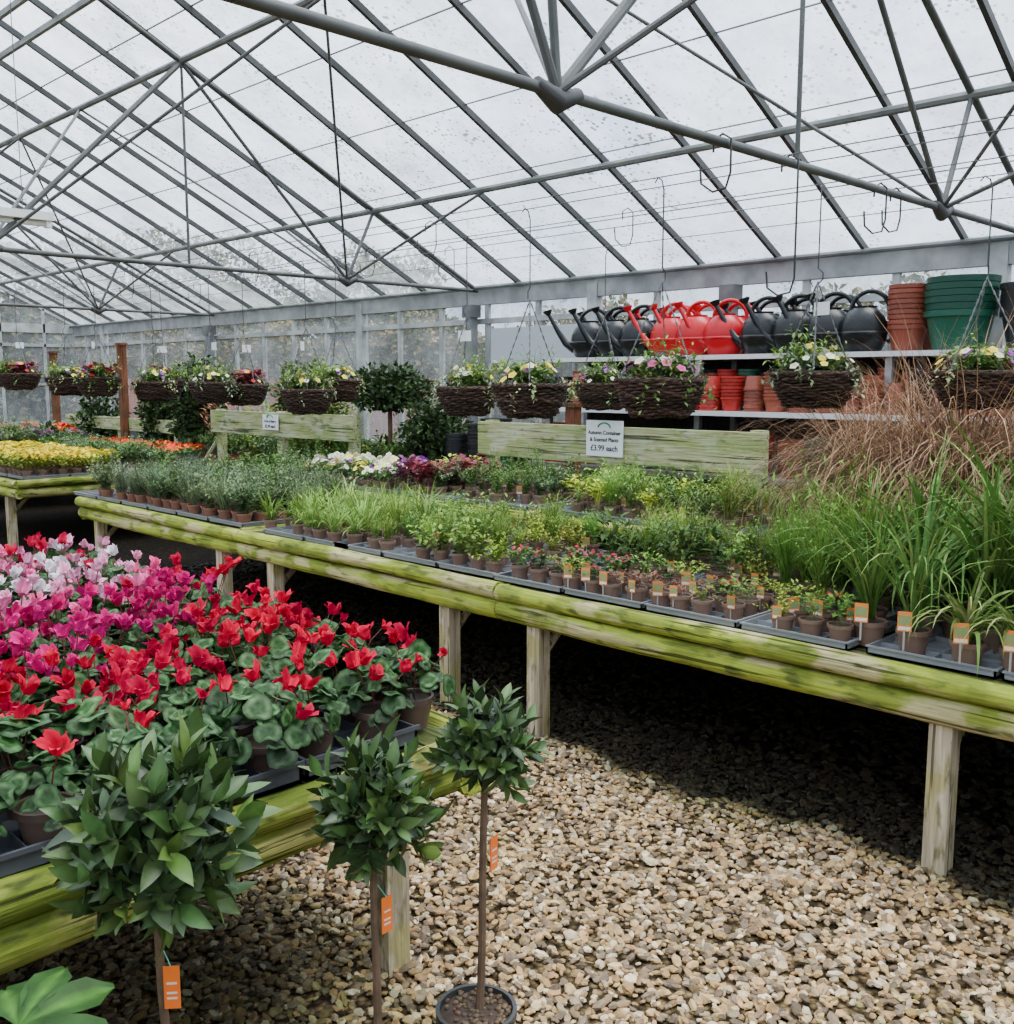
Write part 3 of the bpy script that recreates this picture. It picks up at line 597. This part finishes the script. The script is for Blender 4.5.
# ------------------------------------------------------------------ bay trees
BAY=leafT(5,.19,.35,.22,.5,.015)
def bay_tree(loc,zc,r,ntip,lean=(0,0),tag=None):
    m=MB()
    m.add(lathe([(.07,0),(.088,.15),(.094,.15),(.094,.17),(.085,.17),(.083,.155),(0,.155)],24),col=(.03,.032,.03),mat='plastic')
    m.add(lathe([(.084,.156),(.05,.163),(.0,.165)],16),col=(.06,.04,.03),mat='matte')
    n=120; a=U(0,6.28,n); rr=.078*np.sqrt(U(0,1,n)); m.add(ICO1,np.stack([np.cos(a)*rr,np.sin(a)*rr,np.full(n,.165)],1),None,U(.004,.008,n),jit((.12,.08,.05),n,.4),'matte')
    z=np.linspace(.15,zc,8); P=np.stack([lean[0]*(z/zc)+.006*np.sin(z*9),lean[1]*(z/zc)+.006*np.cos(z*7),z],1)
    m.add(tube(P,np.linspace(.0095,.0075,8),8),col=(.14,.09,.055),mat='matte')
    C=P[-1]; g=(1+5**.5)/2; i=np.arange(ntip); ph=np.arccos(1-2*(i+.5)/ntip*.97); th=2*np.pi*i/g
    d=np.stack([np.cos(th)*np.sin(ph),np.sin(th)*np.sin(ph),np.cos(ph)],1)+rng.normal(size=(ntip,3))*.18; d=norm(d)
    rad=r*U(.36,.80,ntip); tips=C+d*rad[:,None]
    for q in range(ntip):
        mid=(C+tips[q])/2-[0,0,.01]; m.add(tube([C-[0,0,.04],mid,tips[q]],[.004,.003,.002],5,False),col=(.12,.14,.05),mat='matte')
        nl=rng.integers(9,14); e1=norm(np.cross(d[q],[.3,.2,1.])); e2=np.cross(d[q],e1)
        az=np.arange(nl)*2.4+U(0,6); open_=np.linspace(1.35,.2,nl)+U(-.2,.2,nl)
        gd=norm(d[q]+np.array([0,0,.5]))
        dirs=np.cos(open_)[:,None]*gd+np.sin(open_)[:,None]*(np.cos(az)[:,None]*e1+np.sin(az)[:,None]*e2)
        base=tips[q]-d[q]*np.linspace(.06,0,nl)[:,None]*r/.17
        upn=gd[None]-dirs*np.sum(gd*dirs,1,keepdims=True)+1e-3
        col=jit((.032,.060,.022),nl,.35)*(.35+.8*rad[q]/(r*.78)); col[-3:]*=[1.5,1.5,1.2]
        if U(0,1)<.2: col*=[1.5,1.4,1.0]
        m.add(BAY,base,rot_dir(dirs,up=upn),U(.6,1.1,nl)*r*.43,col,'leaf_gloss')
    if tag:
        tz,ta=tag; px=np.interp(tz,z,P[:,0]); py=np.interp(tz,z,P[:,1])
        R=rotz(-math.pi/4+ta)[0]; off=R@np.array([.022,-.015,0])
        m.add(box(-.014,.014,-.001,.001,-.06,.02),(px+off[0],py+off[1],tz),R,None,(.85,.17,.02),'plastic')
        for zz in (-.012,-.03,-.04): m.add(box(-.009,.009,-.0015,-.001,zz-.002,zz+.002),(px+off[0],py+off[1],tz),R,None,(.7,.6,.5),'plastic')
        m.add(tube([(px,py,tz+.06),(px+off[0],py+off[1],tz+.018)],.001,4),col=(.1,.5,.3),mat='plastic')
    return m.obj('bay_tree',(loc[0],loc[1],0))
bay_tree((.75,1.60),.81,.195,70,(-.015,.01),(.56,.1))
bay_tree((1.20,1.60),.715,.168,58,(.015,.01),(.50,.8))
bay_tree((1.46,1.56),.79,.142,52,(.025,-.01),(.56,1.0))
# fatsia plant
m=MB(); m.add(potT(.11,.2,(.05,.05,.05)))
def palmate():
    V=[(0,0,0)];C=[(1.5,1.7,.9)];F=[]; nl=7
    for l in range(nl):
        a0=(l-3)*.78; Ln=1.0-.09*abs(l-3); cx=np.array([math.sin(a0),math.cos(a0)]); sd=np.array([cx[1],-cx[0]]); b0=len(V)
        for j,(s_,w) in enumerate(((.25,.10),(.42,.15),(.6,.22),(.78,.19),(.9,.11),(1.0,.01))):
            for q in (-1,-.5,0,.5,1):
                serr=(.02 if j%2 else -.01) if abs(q)==1 else 0
                p=cx*s_*Ln+sd*q*(w+serr); V.append((p[0],p[1],-.25*s_*s_+.05*abs(q)*(1 if abs(q)==1 else .6))); C.append((2.6,2.4,2.0) if q==0 else (1,1,1))
        for j in range(5):
            for q in range(4): F.append((b0+j*5+q,b0+j*5+q+1,b0+(j+1)*5+q+1,b0+(j+1)*5+q))
        for q in range(4): F.append((0,b0+q,b0+q+1))
    for l in range(nl-1):
        b0=1+l*30; b1=1+(l+1)*30; F.append((0,b0+4,b1)); F.append((b0+4,b0+9,b1+5,b1))
    return T(V,F,C)
PAL=palmate()
fx,fy=.27,1.37
for (px_,py_,z,s,dx,dy) in ((.455,1.475,.655,.15,.6,-.75),(.12,1.45,.6,.17,-1,.3),(.2,1.2,.55,.17,-.2,-1),(.33,1.25,.42,.14,.6,-1)):
    a=np.array([px_-fx,py_-fy]); m.add(tube([(0,0,.17),(a[0]*.4,a[1]*.4,z*.7),(a[0],a[1],z)],[.008,.006,.004],6),col=(.12,.2,.06),mat='leaf')
    m.add(PAL,(a[0],a[1],z),rot_dir(np.array([[dx,dy,.0]]),up=np.array([[-.25,-.25,.85]]))[0],s,(.028,.078,.015),'leaf')
m.obj('fatsia_plant',(fx,fy,0))
# ------------------------------------------------------------------ hanging baskets
def basket_mesh(fcols,fol,trail,idx):
    m=MB(); nr=14
    for i in range(nr):
        t=i/(nr-1); r=.105+.075*t**.6; z=-.15+.15*t; seg=60; a=np.arange(seg)*2*np.pi/seg
        rr=r+.009*np.cos(a*15+(i%2)*math.pi)+.004*np.sin(a*4+i*2)
        m.add(tube(np.stack([np.cos(a)*rr,np.sin(a)*rr,np.full(seg,z)+.004*np.sin(a*5+i)],1),U(.005,.008),5,closed=True),col=np.array((.05,.03,.022))*U(.6,1.8),mat='wicker')
    for i in range(30):
        a=i*2*math.pi/30; m.add(tube([(math.cos(a)*.10,math.sin(a)*.10,-.155),(math.cos(a)*.15,math.sin(a)*.15,-.08),(math.cos(a)*.18,math.sin(a)*.18,.008),(math.cos(a+.1)*.19,math.sin(a+.1)*.19,U(.01,.03))],.0035,4),col=(.06,.038,.026),mat='wicker')
    m.add(lathe([(.0,-.152),(.102,-.15),(.107,-.14),(.143,-.07),(.16,-.01),(0,-.01)],20),col=(.02,.015,.012),mat='matte')
    seg=40;a=np.arange(seg)*2*np.pi/seg
    for ph in (0,2.1,4.2):
        m.add(tube(np.stack([np.cos(a)*(.182+.006*np.cos(a*9+ph)),np.sin(a)*(.182+.006*np.cos(a*9+ph)),.006*np.sin(a*9+ph)+.004],1),.006,5,closed=True),col=(.07,.043,.03),mat='wicker')
    for k in range(3):
        a0=k*2.094+.5; n=22
        for j in range(n):
            t=(j+.5)/n; c=np.array([math.cos(a0)*.18*(1-t),math.sin(a0)*.18*(1-t),.42*t]); e=np.array([math.cos(a0)*.004,math.sin(a0)*.004,-.0105])
            m.add(tube([c-e,c+e],.0022 if j%2 else .0042,4),col=(.14,.14,.14),mat='steel')
    m.add(tube([(0,0,.41),(.02,0,.43),(.02,0,.46),(0,0,.48),(0,0,.80),(.0,.01,.84),(0,.03,.855),(0,.045,.835)],.0032,5),col=(.06,.06,.06),mat='steel')
    R=rotz(-.8)[0]; m.add(box(-.045,.045,-.001,.001,-.03,.03),(.02,.02,.30),R,None,(.75,.77,.77),'plastic') if idx%2 else None
    for q in range(10):
        a=U(0,6.28); rr=U(.02,.14); t=fol[rng.integers(0,len(fol))]; m.add(t,(math.cos(a)*rr,math.sin(a)*rr,-.015),rotz(U(0,6))[0],U(.7,1.2))
    nf=22; a=U(0,6.28,nf); rr=.17*np.sqrt(U(0,1,nf)); p=np.stack([np.cos(a)*rr,np.sin(a)*rr,.13-.09*(rr/.17)**2+U(-.03,.02,nf)],1)
    nn=norm(np.stack([np.cos(a)*.7,np.sin(a)*.7,np.full(nf,.7)],1)); R=rot_dir(np.cross(nn,np.array([0,0,1.])),up=nn)
    m.add(DISC,p,R,U(.014,.023,nf),np.array(fcols)[rng.integers(0,len(fcols),nf)]*U(.8,1.1,nf)[:,None],'petal')
    for q in range(11):
        a0=U(0,6.28); L_=U(.04,.15); n=14; t=np.linspace(0,1,n); p=np.stack([np.cos(a0)*(.17+.04*t),np.sin(a0)*(.17+.04*t),.03-L_*t**1.3],1)+rng.normal(size=(n,3))*.008
        m.add(LFs,p,rot_dir(rng.normal(size=(n,3))),U(.02,.032,n),jit(trail,n,.3),'leaf')
    return m.mesh('hanging_basket')
FW=(.85,.85,.82);FP=(.3,.08,.5);FY=(.85,.7,.1);FM=(.6,.1,.35);FR=(.6,.03,.03)
IV=k_herb(55,.12,.08,.035,(.08,.16,.035),LFw); CO=k_sprig(12,.2,.7,.04,(.15,.25,.05),8,LF); SI=k_herb(60,.12,.08,.03,(.26,.31,.22),LFw); IV2=k_herb(55,.11,.08,.03,(.2,.28,.07),LFw)
BM=[basket_mesh([FW,FP,FM],[IV,CO,SI],(.12,.22,.06),0),basket_mesh([FW,FY],[IV,SI,CO],(.25,.32,.2),1),basket_mesh([FP,FW,FY],[CO,IV2,IV],(.35,.38,.2),2),basket_mesh([FR,FY,FM],[IV,CO,BUR],(.12,.2,.06),3)]
for i,(x,y,z,k,s) in enumerate(((3.45,2.54,1.60,0,1.02),(3.62,3.46,1.575,2,1),(4.05,4.38,1.555,1,1),(4.95,4.08,1.575,0,1),(4.05,2.16,1.63,1,1),(4.38,1.58,1.63,2,1.05),
    (4.05,6.05,1.53,1,1),(4.38,6.15,1.6,2,.95),(4.38,7.45,1.56,3,1),(4.05,7.4,1.58,1,1),(4.38,8.9,1.6,3,1),(3.62,8.55,1.62,3,1),(3.62,9.2,1.62,2,1),(3.45,9.9,1.66,3,1),(3.45,10.5,1.68,2,1),(4.05,8.4,1.58,2,1))):
    o=bpy.data.objects.new('hanging_basket',BM[k]); sc.collection.objects.link(o); o.location=(x,y,z); o.rotation_euler=(0,0,i*1.3); o.scale=(s,s,(2.43-z)/.855)
def hook(x,y,L_,ztop=2.40,r=.004):
    m=MB(); m.add(tube([(-.03,0,-.03),(-.03,0,.01),(0,0,.028),(.03,0,.01),(.03,0,-L_),(.015,0,-L_-.05),(-.03,0,-L_-.06),(-.07,0,-L_-.03),(-.075,0,-L_+.03)],r,6),col=(.04,.04,.04),mat='steel'); m.obj('hanging_hook',(x,y,ztop),rz=U(-.5,.5)-.8)
for x,L_ in ((3.45,.42),(4.2,.12),(4.35,.1),(3.0,.1)): hook(x,1.97,L_)
for x,y,L_ in ((4.05,3.2,.1),(4.38,4.9,.12),(3.62,6.0,.12),(4.05,5.3,.1),(3.45,7.5,.15),(4.38,8.2,.1),(3.62,4.2,.1)): hook(x,y,L_,2.425,.003)
# ------------------------------------------------------------------ shelving, cans and pots
m=MB(); WHT=(.6,.61,.61)
for z,x0 in ((1.77,5.62),(1.41,5.45),(1.0,5.45),(.5,5.45)):
    m.add(box(x0,6.15,1.2,5.25,z-.03,z),col=WHT if z>1.2 else (.2,.18,.15),mat='matte' if z<1.2 else 'plastic')
for y_ in (1.25,2.55,3.85,5.2):
    for x_ in (5.66,6.1): m.add(box(x_-.02,x_+.02,y_-.02,y_+.02,0,1.77),col=(.35,.35,.35),mat='steel')
m.add(box(6.13,6.15,1.2,5.25,.45,1.74),col=(.06,.055,.05),mat='matte')
m.obj('display_shelving')
def can(col):
    m=MB(); prof=[(.0,0),(.080,0),(.095,.012),(.112,.06),(.120,.11),(.116,.155),(.10,.195),(.075,.225),(.058,.24),(.060,.25),(.05,.25),(.048,.225),(0,.225)]
    m.add(lathe(prof,24,.9,1.08),mat='can_plastic',col=col)
    m.add(lathe([(.120,.095),(.126,.104),(.120,.113)],24,.9,1.08),mat='can_plastic',col=col)
    m.add(tube([(0,.10,.06),(0,.165,.10),(0,.225,.19),(0,.27,.27),(0,.285,.295)],[.036,.025,.017,.013,.013],10),mat='can_plastic',col=col)
    m.add(lathe([(.012,0),(.032,.028),(.032,.036),(0,.04)],14),(0,.285,.29),rot_dir(np.array([[0,.3,1.]]),up=np.array([[0,-1,.3]]))[0]@np.array([[1,0,0],[0,0,1],[0,-1,0]]).astype(float),None,col,'can_plastic')
    a=np.linspace(-.2,math.pi+.2,20); P=np.stack([np.zeros(20),-.03+.10*np.cos(math.pi-a),.225+.105*np.sin(a)],1)
    m.add(tube(P,.0125,8),mat='can_plastic',col=col)
    a=np.linspace(-1.3,1.3,12); P=np.stack([np.zeros(12),-.105-.07*np.cos(a),.14+.09*np.sin(a)],1); m.add(tube(P,.012,8),mat='can_plastic',col=col)
    return m.mesh('watering_can')
CR=can((.46,.003,.010)); CB=can((.006,.007,.008))
seq=[(4.90,0,'b'),(4.66,0,'b'),(4.44,0,'b'),(4.17,0,'r'),(3.95,0,'r'),(3.73,0,'r'),(3.45,0,'b'),(3.22,0,'b'),(2.99,0,'b'),(2.77,0,'b'),
     (4.80,1,'b'),(4.55,1,'b'),(4.28,1,'r'),(4.05,1,'r'),(3.8,1,'r'),(3.55,1,'b'),(3.3,1,'b'),(3.05,1,'b')]
for y_,row,c in seq:
    o=bpy.data.objects.new('red_watering_can' if c=='r' else 'black_watering_can',CR if c=='r' else CB); sc.collection.objects.link(o)
    o.location=(5.77+row*.24,y_,1.77); o.rotation_euler=(0,0,U(.25,.6) if row==0 else U(.0,.35)); s=1.08; o.scale=(s,s,s)
def potstack(name,loc,r,h,n,col,gap=.03,inv=False):
    m=MB()
    for i in range(n):
        z=i*gap; t=lathe([(r*.75,z),(r*.96,z+h*.85),(r*1.04,z+h*.85),(r*1.05,z+h),(r*.97,z+h),(r*.93,z+h*.9),(.0,z+h*.9 if i==n-1 else z+.01)],22)
        if inv: t.V[:,2]=-t.V[:,2]
        m.add(t,(U(-.004,.004),U(-.004,.004),(h+(n-1)*gap) if inv else 0),None,None,np.array(col)*U(.7,1.15),'plastic')
    return m.obj(name,loc)
GRN=(.008,.075,.045); TER=(.25,.06,.035); BLK=(.015,.015,.017); RDP=(.38,.025,.02)
potstack('green_pot_stack',(5.85,2.24,1.77),.185,.22,6,GRN,.037); potstack('terracotta_pot_stack',(5.83,2.53,1.77),.11,.15,9,TER,.029); potstack('terracotta_pot_stack',(6.05,2.5,1.77),.10,.15,9,TER,.029)
potstack('black_pot_stack',(5.85,1.86,1.77),.16,.2,6,BLK,.03); potstack('black_pot_stack',(5.85,1.5,1.77),.16,.2,4,BLK,.03)
y_=5.1; i=0
cols=[GRN,BLK,TER,RDP,TER,GRN]
while y_>1.3:
    r=U(.05,.075); c=TER if 2.4<y_<4.2 else cols[i%6]
    if 3.5<y_<4.2: c=RDP
    potstack('pot_stack',(5.55,y_,1.41),r,.09,int(U(5,9)),c,.022,inv=i%2==0); 
    potstack('pot_stack',(5.75,y_,1.41),r,.09,int(U(6,10)),cols[(i+1)%4],.022); potstack('pot_stack',(5.95,y_,1.41),r,.09,int(U(6,10)),cols[(i+2)%5],.022); y_-=2*r*1.05+.012; i+=1
y_=5.1
while y_>1.4:
    r=U(.1,.15); potstack('pot_stack',(5.65,y_,1.0),r,.16,int(U(4,7)),cols[i%6],.025); y_-=2*r*1.08+.02; i+=1
y_=5.0
while y_>1.4:
    r=U(.12,.16); potstack('pot_stack',(5.65,y_,.5),r,.18,5,cols[i%6],.03); y_-=2*r*1.08+.02; i+=1
m=MB(); m.add(box(5.3,6.1,5.35,6.2,.86,.9),mat='wood_post')
for a,b_ in ((5.34,5.4),(5.34,6.1),(6.05,5.4),(6.05,6.1)): m.add(box(a-.03,a+.03,b_-.03,b_+.03,0,.86),mat='wood_post')
m.obj('pot_stand')
for (x,y_,r,n,c) in ((5.45,5.5,.1,8,GRN),(5.47,5.75,.11,9,BLK),(5.45,6.02,.1,6,BLK),(5.8,5.6,.14,8,BLK),(5.85,5.98,.13,10,BLK)): potstack('pot_stack',(x,y_,.9),r,.14,n,c,.028)
m=MB(); m.add(box(-.02,.02,-.5,.5,0,.3),col=(.42,.45,.47),mat='plastic'); m.add(box(-.025,.025,-.52,-.5,-.0,.32),col=(.3,.3,.3),mat='steel'); m.add(box(-.025,.025,.5,.52,0,.32),col=(.3,.3,.3),mat='steel')
for yy in(-.45,.45): m.add(box(-.015,.015,yy-.015,yy+.015,-1.75,0),col=(.3,.3,.3),mat='steel')
m.obj('notice_board',(6.12,5.8,1.75))
def post(x,y_,h,w=.05): m=MB(); m.add(box(-w,w,-w,w,0,h),mat='wood_red'); m.add(box(-w*1.3,w*1.3,-w*1.3,w*1.3,h,h+.03),mat='wood_red'); m.obj('timber_post',(x,y_,0))
post(5.25,4.6,1.42,.04); post(5.65,12.6,2.05,.045); post(5.75,15.1,2.0,.045)
G1=[(.035,.07,.018),(.05,.095,.025),(.03,.055,.018)]
def shrub(c,r,n,ls,cols=G1,sh=.4): return clump('potted_shrub',c,r,n,cols,ls,sh,mat='leaf',trunk=.02,spread=1.)
shrub((5.5,6.95,1.52),(.36,.40,.20),3000,.05); shrub((5.5,6.35,1.15),(.30,.32,.26),2600,.05); shrub((5.3,7.6,1.28),(.2,.2,.36),900,.05,[(.12,.2,.04),(.25,.3,.05)])
shrub((5.7,8.6,1.45),(.28,.35,.32),1600,.06,[(.06,.1,.03),(.12,.16,.04)]); shrub((5.78,10.9,1.3),(.30,.42,.55),2400,.07); shrub((5.82,11.9,1.2),(.28,.35,.5),2000,.07); shrub((5.82,13.8,1.0),(.28,.5,.5),1600,.07)
for i,(x,y_) in enumerate(((5.35,8.0),(5.6,9.2),(5.4,9.7),(5.7,7.9))):
    potted('potted_perennial',k_herb(200,.5,.22,.06,[(.14,.24,.05),(.2,.28,.05),(.25,.1,.06)][i%3],LF,1.0,20),(x,y_,.75),1.0,POTL,1.8)
# ------------------------------------------------------------------ signs
def sign(name,loc,w,h,lines,rzv=-math.pi/2,col=(.8,.82,.82)):
    e=bpy.data.objects.new(name,None); sc.collection.objects.link(e); e.location=loc; e.rotation_euler=(0,0,rzv)
    m=MB(); m.add(box(-w/2,w/2,-.004,.004,-h/2,h/2),col=col,mat='plastic'); b_=m.obj('panel'); b_.parent=e
    m=MB(); m.add(tube([( .05*math.cos(a),-.006,h*.30+.03*math.sin(a)) for a in np.linspace(0,math.pi,10)],.006,5),col=(.1,.3,.2),mat='plastic'); q=m.obj('logo'); q.parent=e
    for i,(tx,sz,z) in enumerate(lines):
        cu=bpy.data.curves.new('text_%d'%i,'FONT'); cu.body=tx; cu.size=sz; cu.align_x='CENTER'; cu.extrude=.0006; cu.offset=.0008
        o=bpy.data.objects.new('text_%d'%i,cu); sc.collection.objects.link(o); o.parent=e; o.location=(0,-.0055,z); o.rotation_euler=(math.pi/2,0,0)
        if 'ink' not in MATS:
            mm,tt,oo=nt('ink'); bb=tt.nodes.new('ShaderNodeBsdfPrincipled'); bb.inputs['Base Color'].default_value=(.02,.02,.03,1); tt.links.new(bb.outputs[0],oo.inputs[0])
        cu.materials.append(MATS['ink'])
sign('price_sign',(4.985,4.10,1.235),.30,.23,[('Autumn Container',.035,.025),('& Scented Plants',.035,-.02),('£3.99 each',.052,-.08)])
sign('price_sign',(5.04,8.15,1.22),.26,.14,[('Herbs & Alpines',.03,.0),('£2.49 each',.04,-.05)])
# ------------------------------------------------------------------ world, light, camera
w=bpy.data.worlds.new('overcast'); sc.world=w; w.use_nodes=True; t=w.node_tree; N=t.nodes; L=t.links; N.clear()
o=N.new('ShaderNodeOutputWorld'); bg=N.new('ShaderNodeBackground'); tc=N.new('ShaderNodeTexCoord')
n=N.new('ShaderNodeTexNoise'); n.inputs['Scale'].default_value=2.0; n.inputs['Detail'].default_value=5; L.new(tc.outputs['Generated'],n.inputs[0])
cr=N.new('ShaderNodeValToRGB'); cr.color_ramp.elements[0].position=.35; cr.color_ramp.elements[1].position=.65
cr.color_ramp.elements[0].color=(.58,.68,.88,1); cr.color_ramp.elements[1].color=(.94,.97,1,1); L.new(n.outputs['Fac'],cr.inputs[0])
sp=N.new('ShaderNodeSeparateXYZ'); L.new(tc.outputs['Generated'],sp.inputs[0])
gr=N.new('ShaderNodeValToRGB'); e=gr.color_ramp.elements; e[0].position=.0; e[0].color=(.08,.08,.07,1); e[1].position=1.; e[1].color=(1,1,1,1)
a_=gr.color_ramp.elements.new(.06); a_.color=(.38,.38,.38,1); a_=gr.color_ramp.elements.new(.45); a_.color=(.68,.68,.68,1)
L.new(sp.outputs[2],gr.inputs[0])
mx=N.new('ShaderNodeMix'); mx.data_type='RGBA'; mx.blend_type='MULTIPLY'; mx.inputs[0].default_value=1; L.new(cr.outputs[0],mx.inputs[6]); L.new(gr.outputs[0],mx.inputs[7])
L.new(mx.outputs[2],bg.inputs[0]); bg.inputs[1].default_value=7.0; L.new(bg.outputs[0],o.inputs[0])
sl=bpy.data.lights.new('sun','SUN'); sl.energy=8.5; sl.angle=.6; sl.color=(1,.93,.82); so=bpy.data.objects.new('sun',sl); sc.collection.objects.link(so)
so.rotation_euler=(math.radians(12),math.radians(10),0); so.location=(0,0,10)
cd=bpy.data.cameras.new('camera'); co=bpy.data.objects.new('camera',cd); sc.collection.objects.link(co)
cd.lens=35.16; cd.sensor_width=36; cd.clip_end=200; cd.clip_start=.05
co.location=(0,0,1.6); co.rotation_euler=(math.radians(90-7.46),0,math.radians(-45)); sc.camera=co
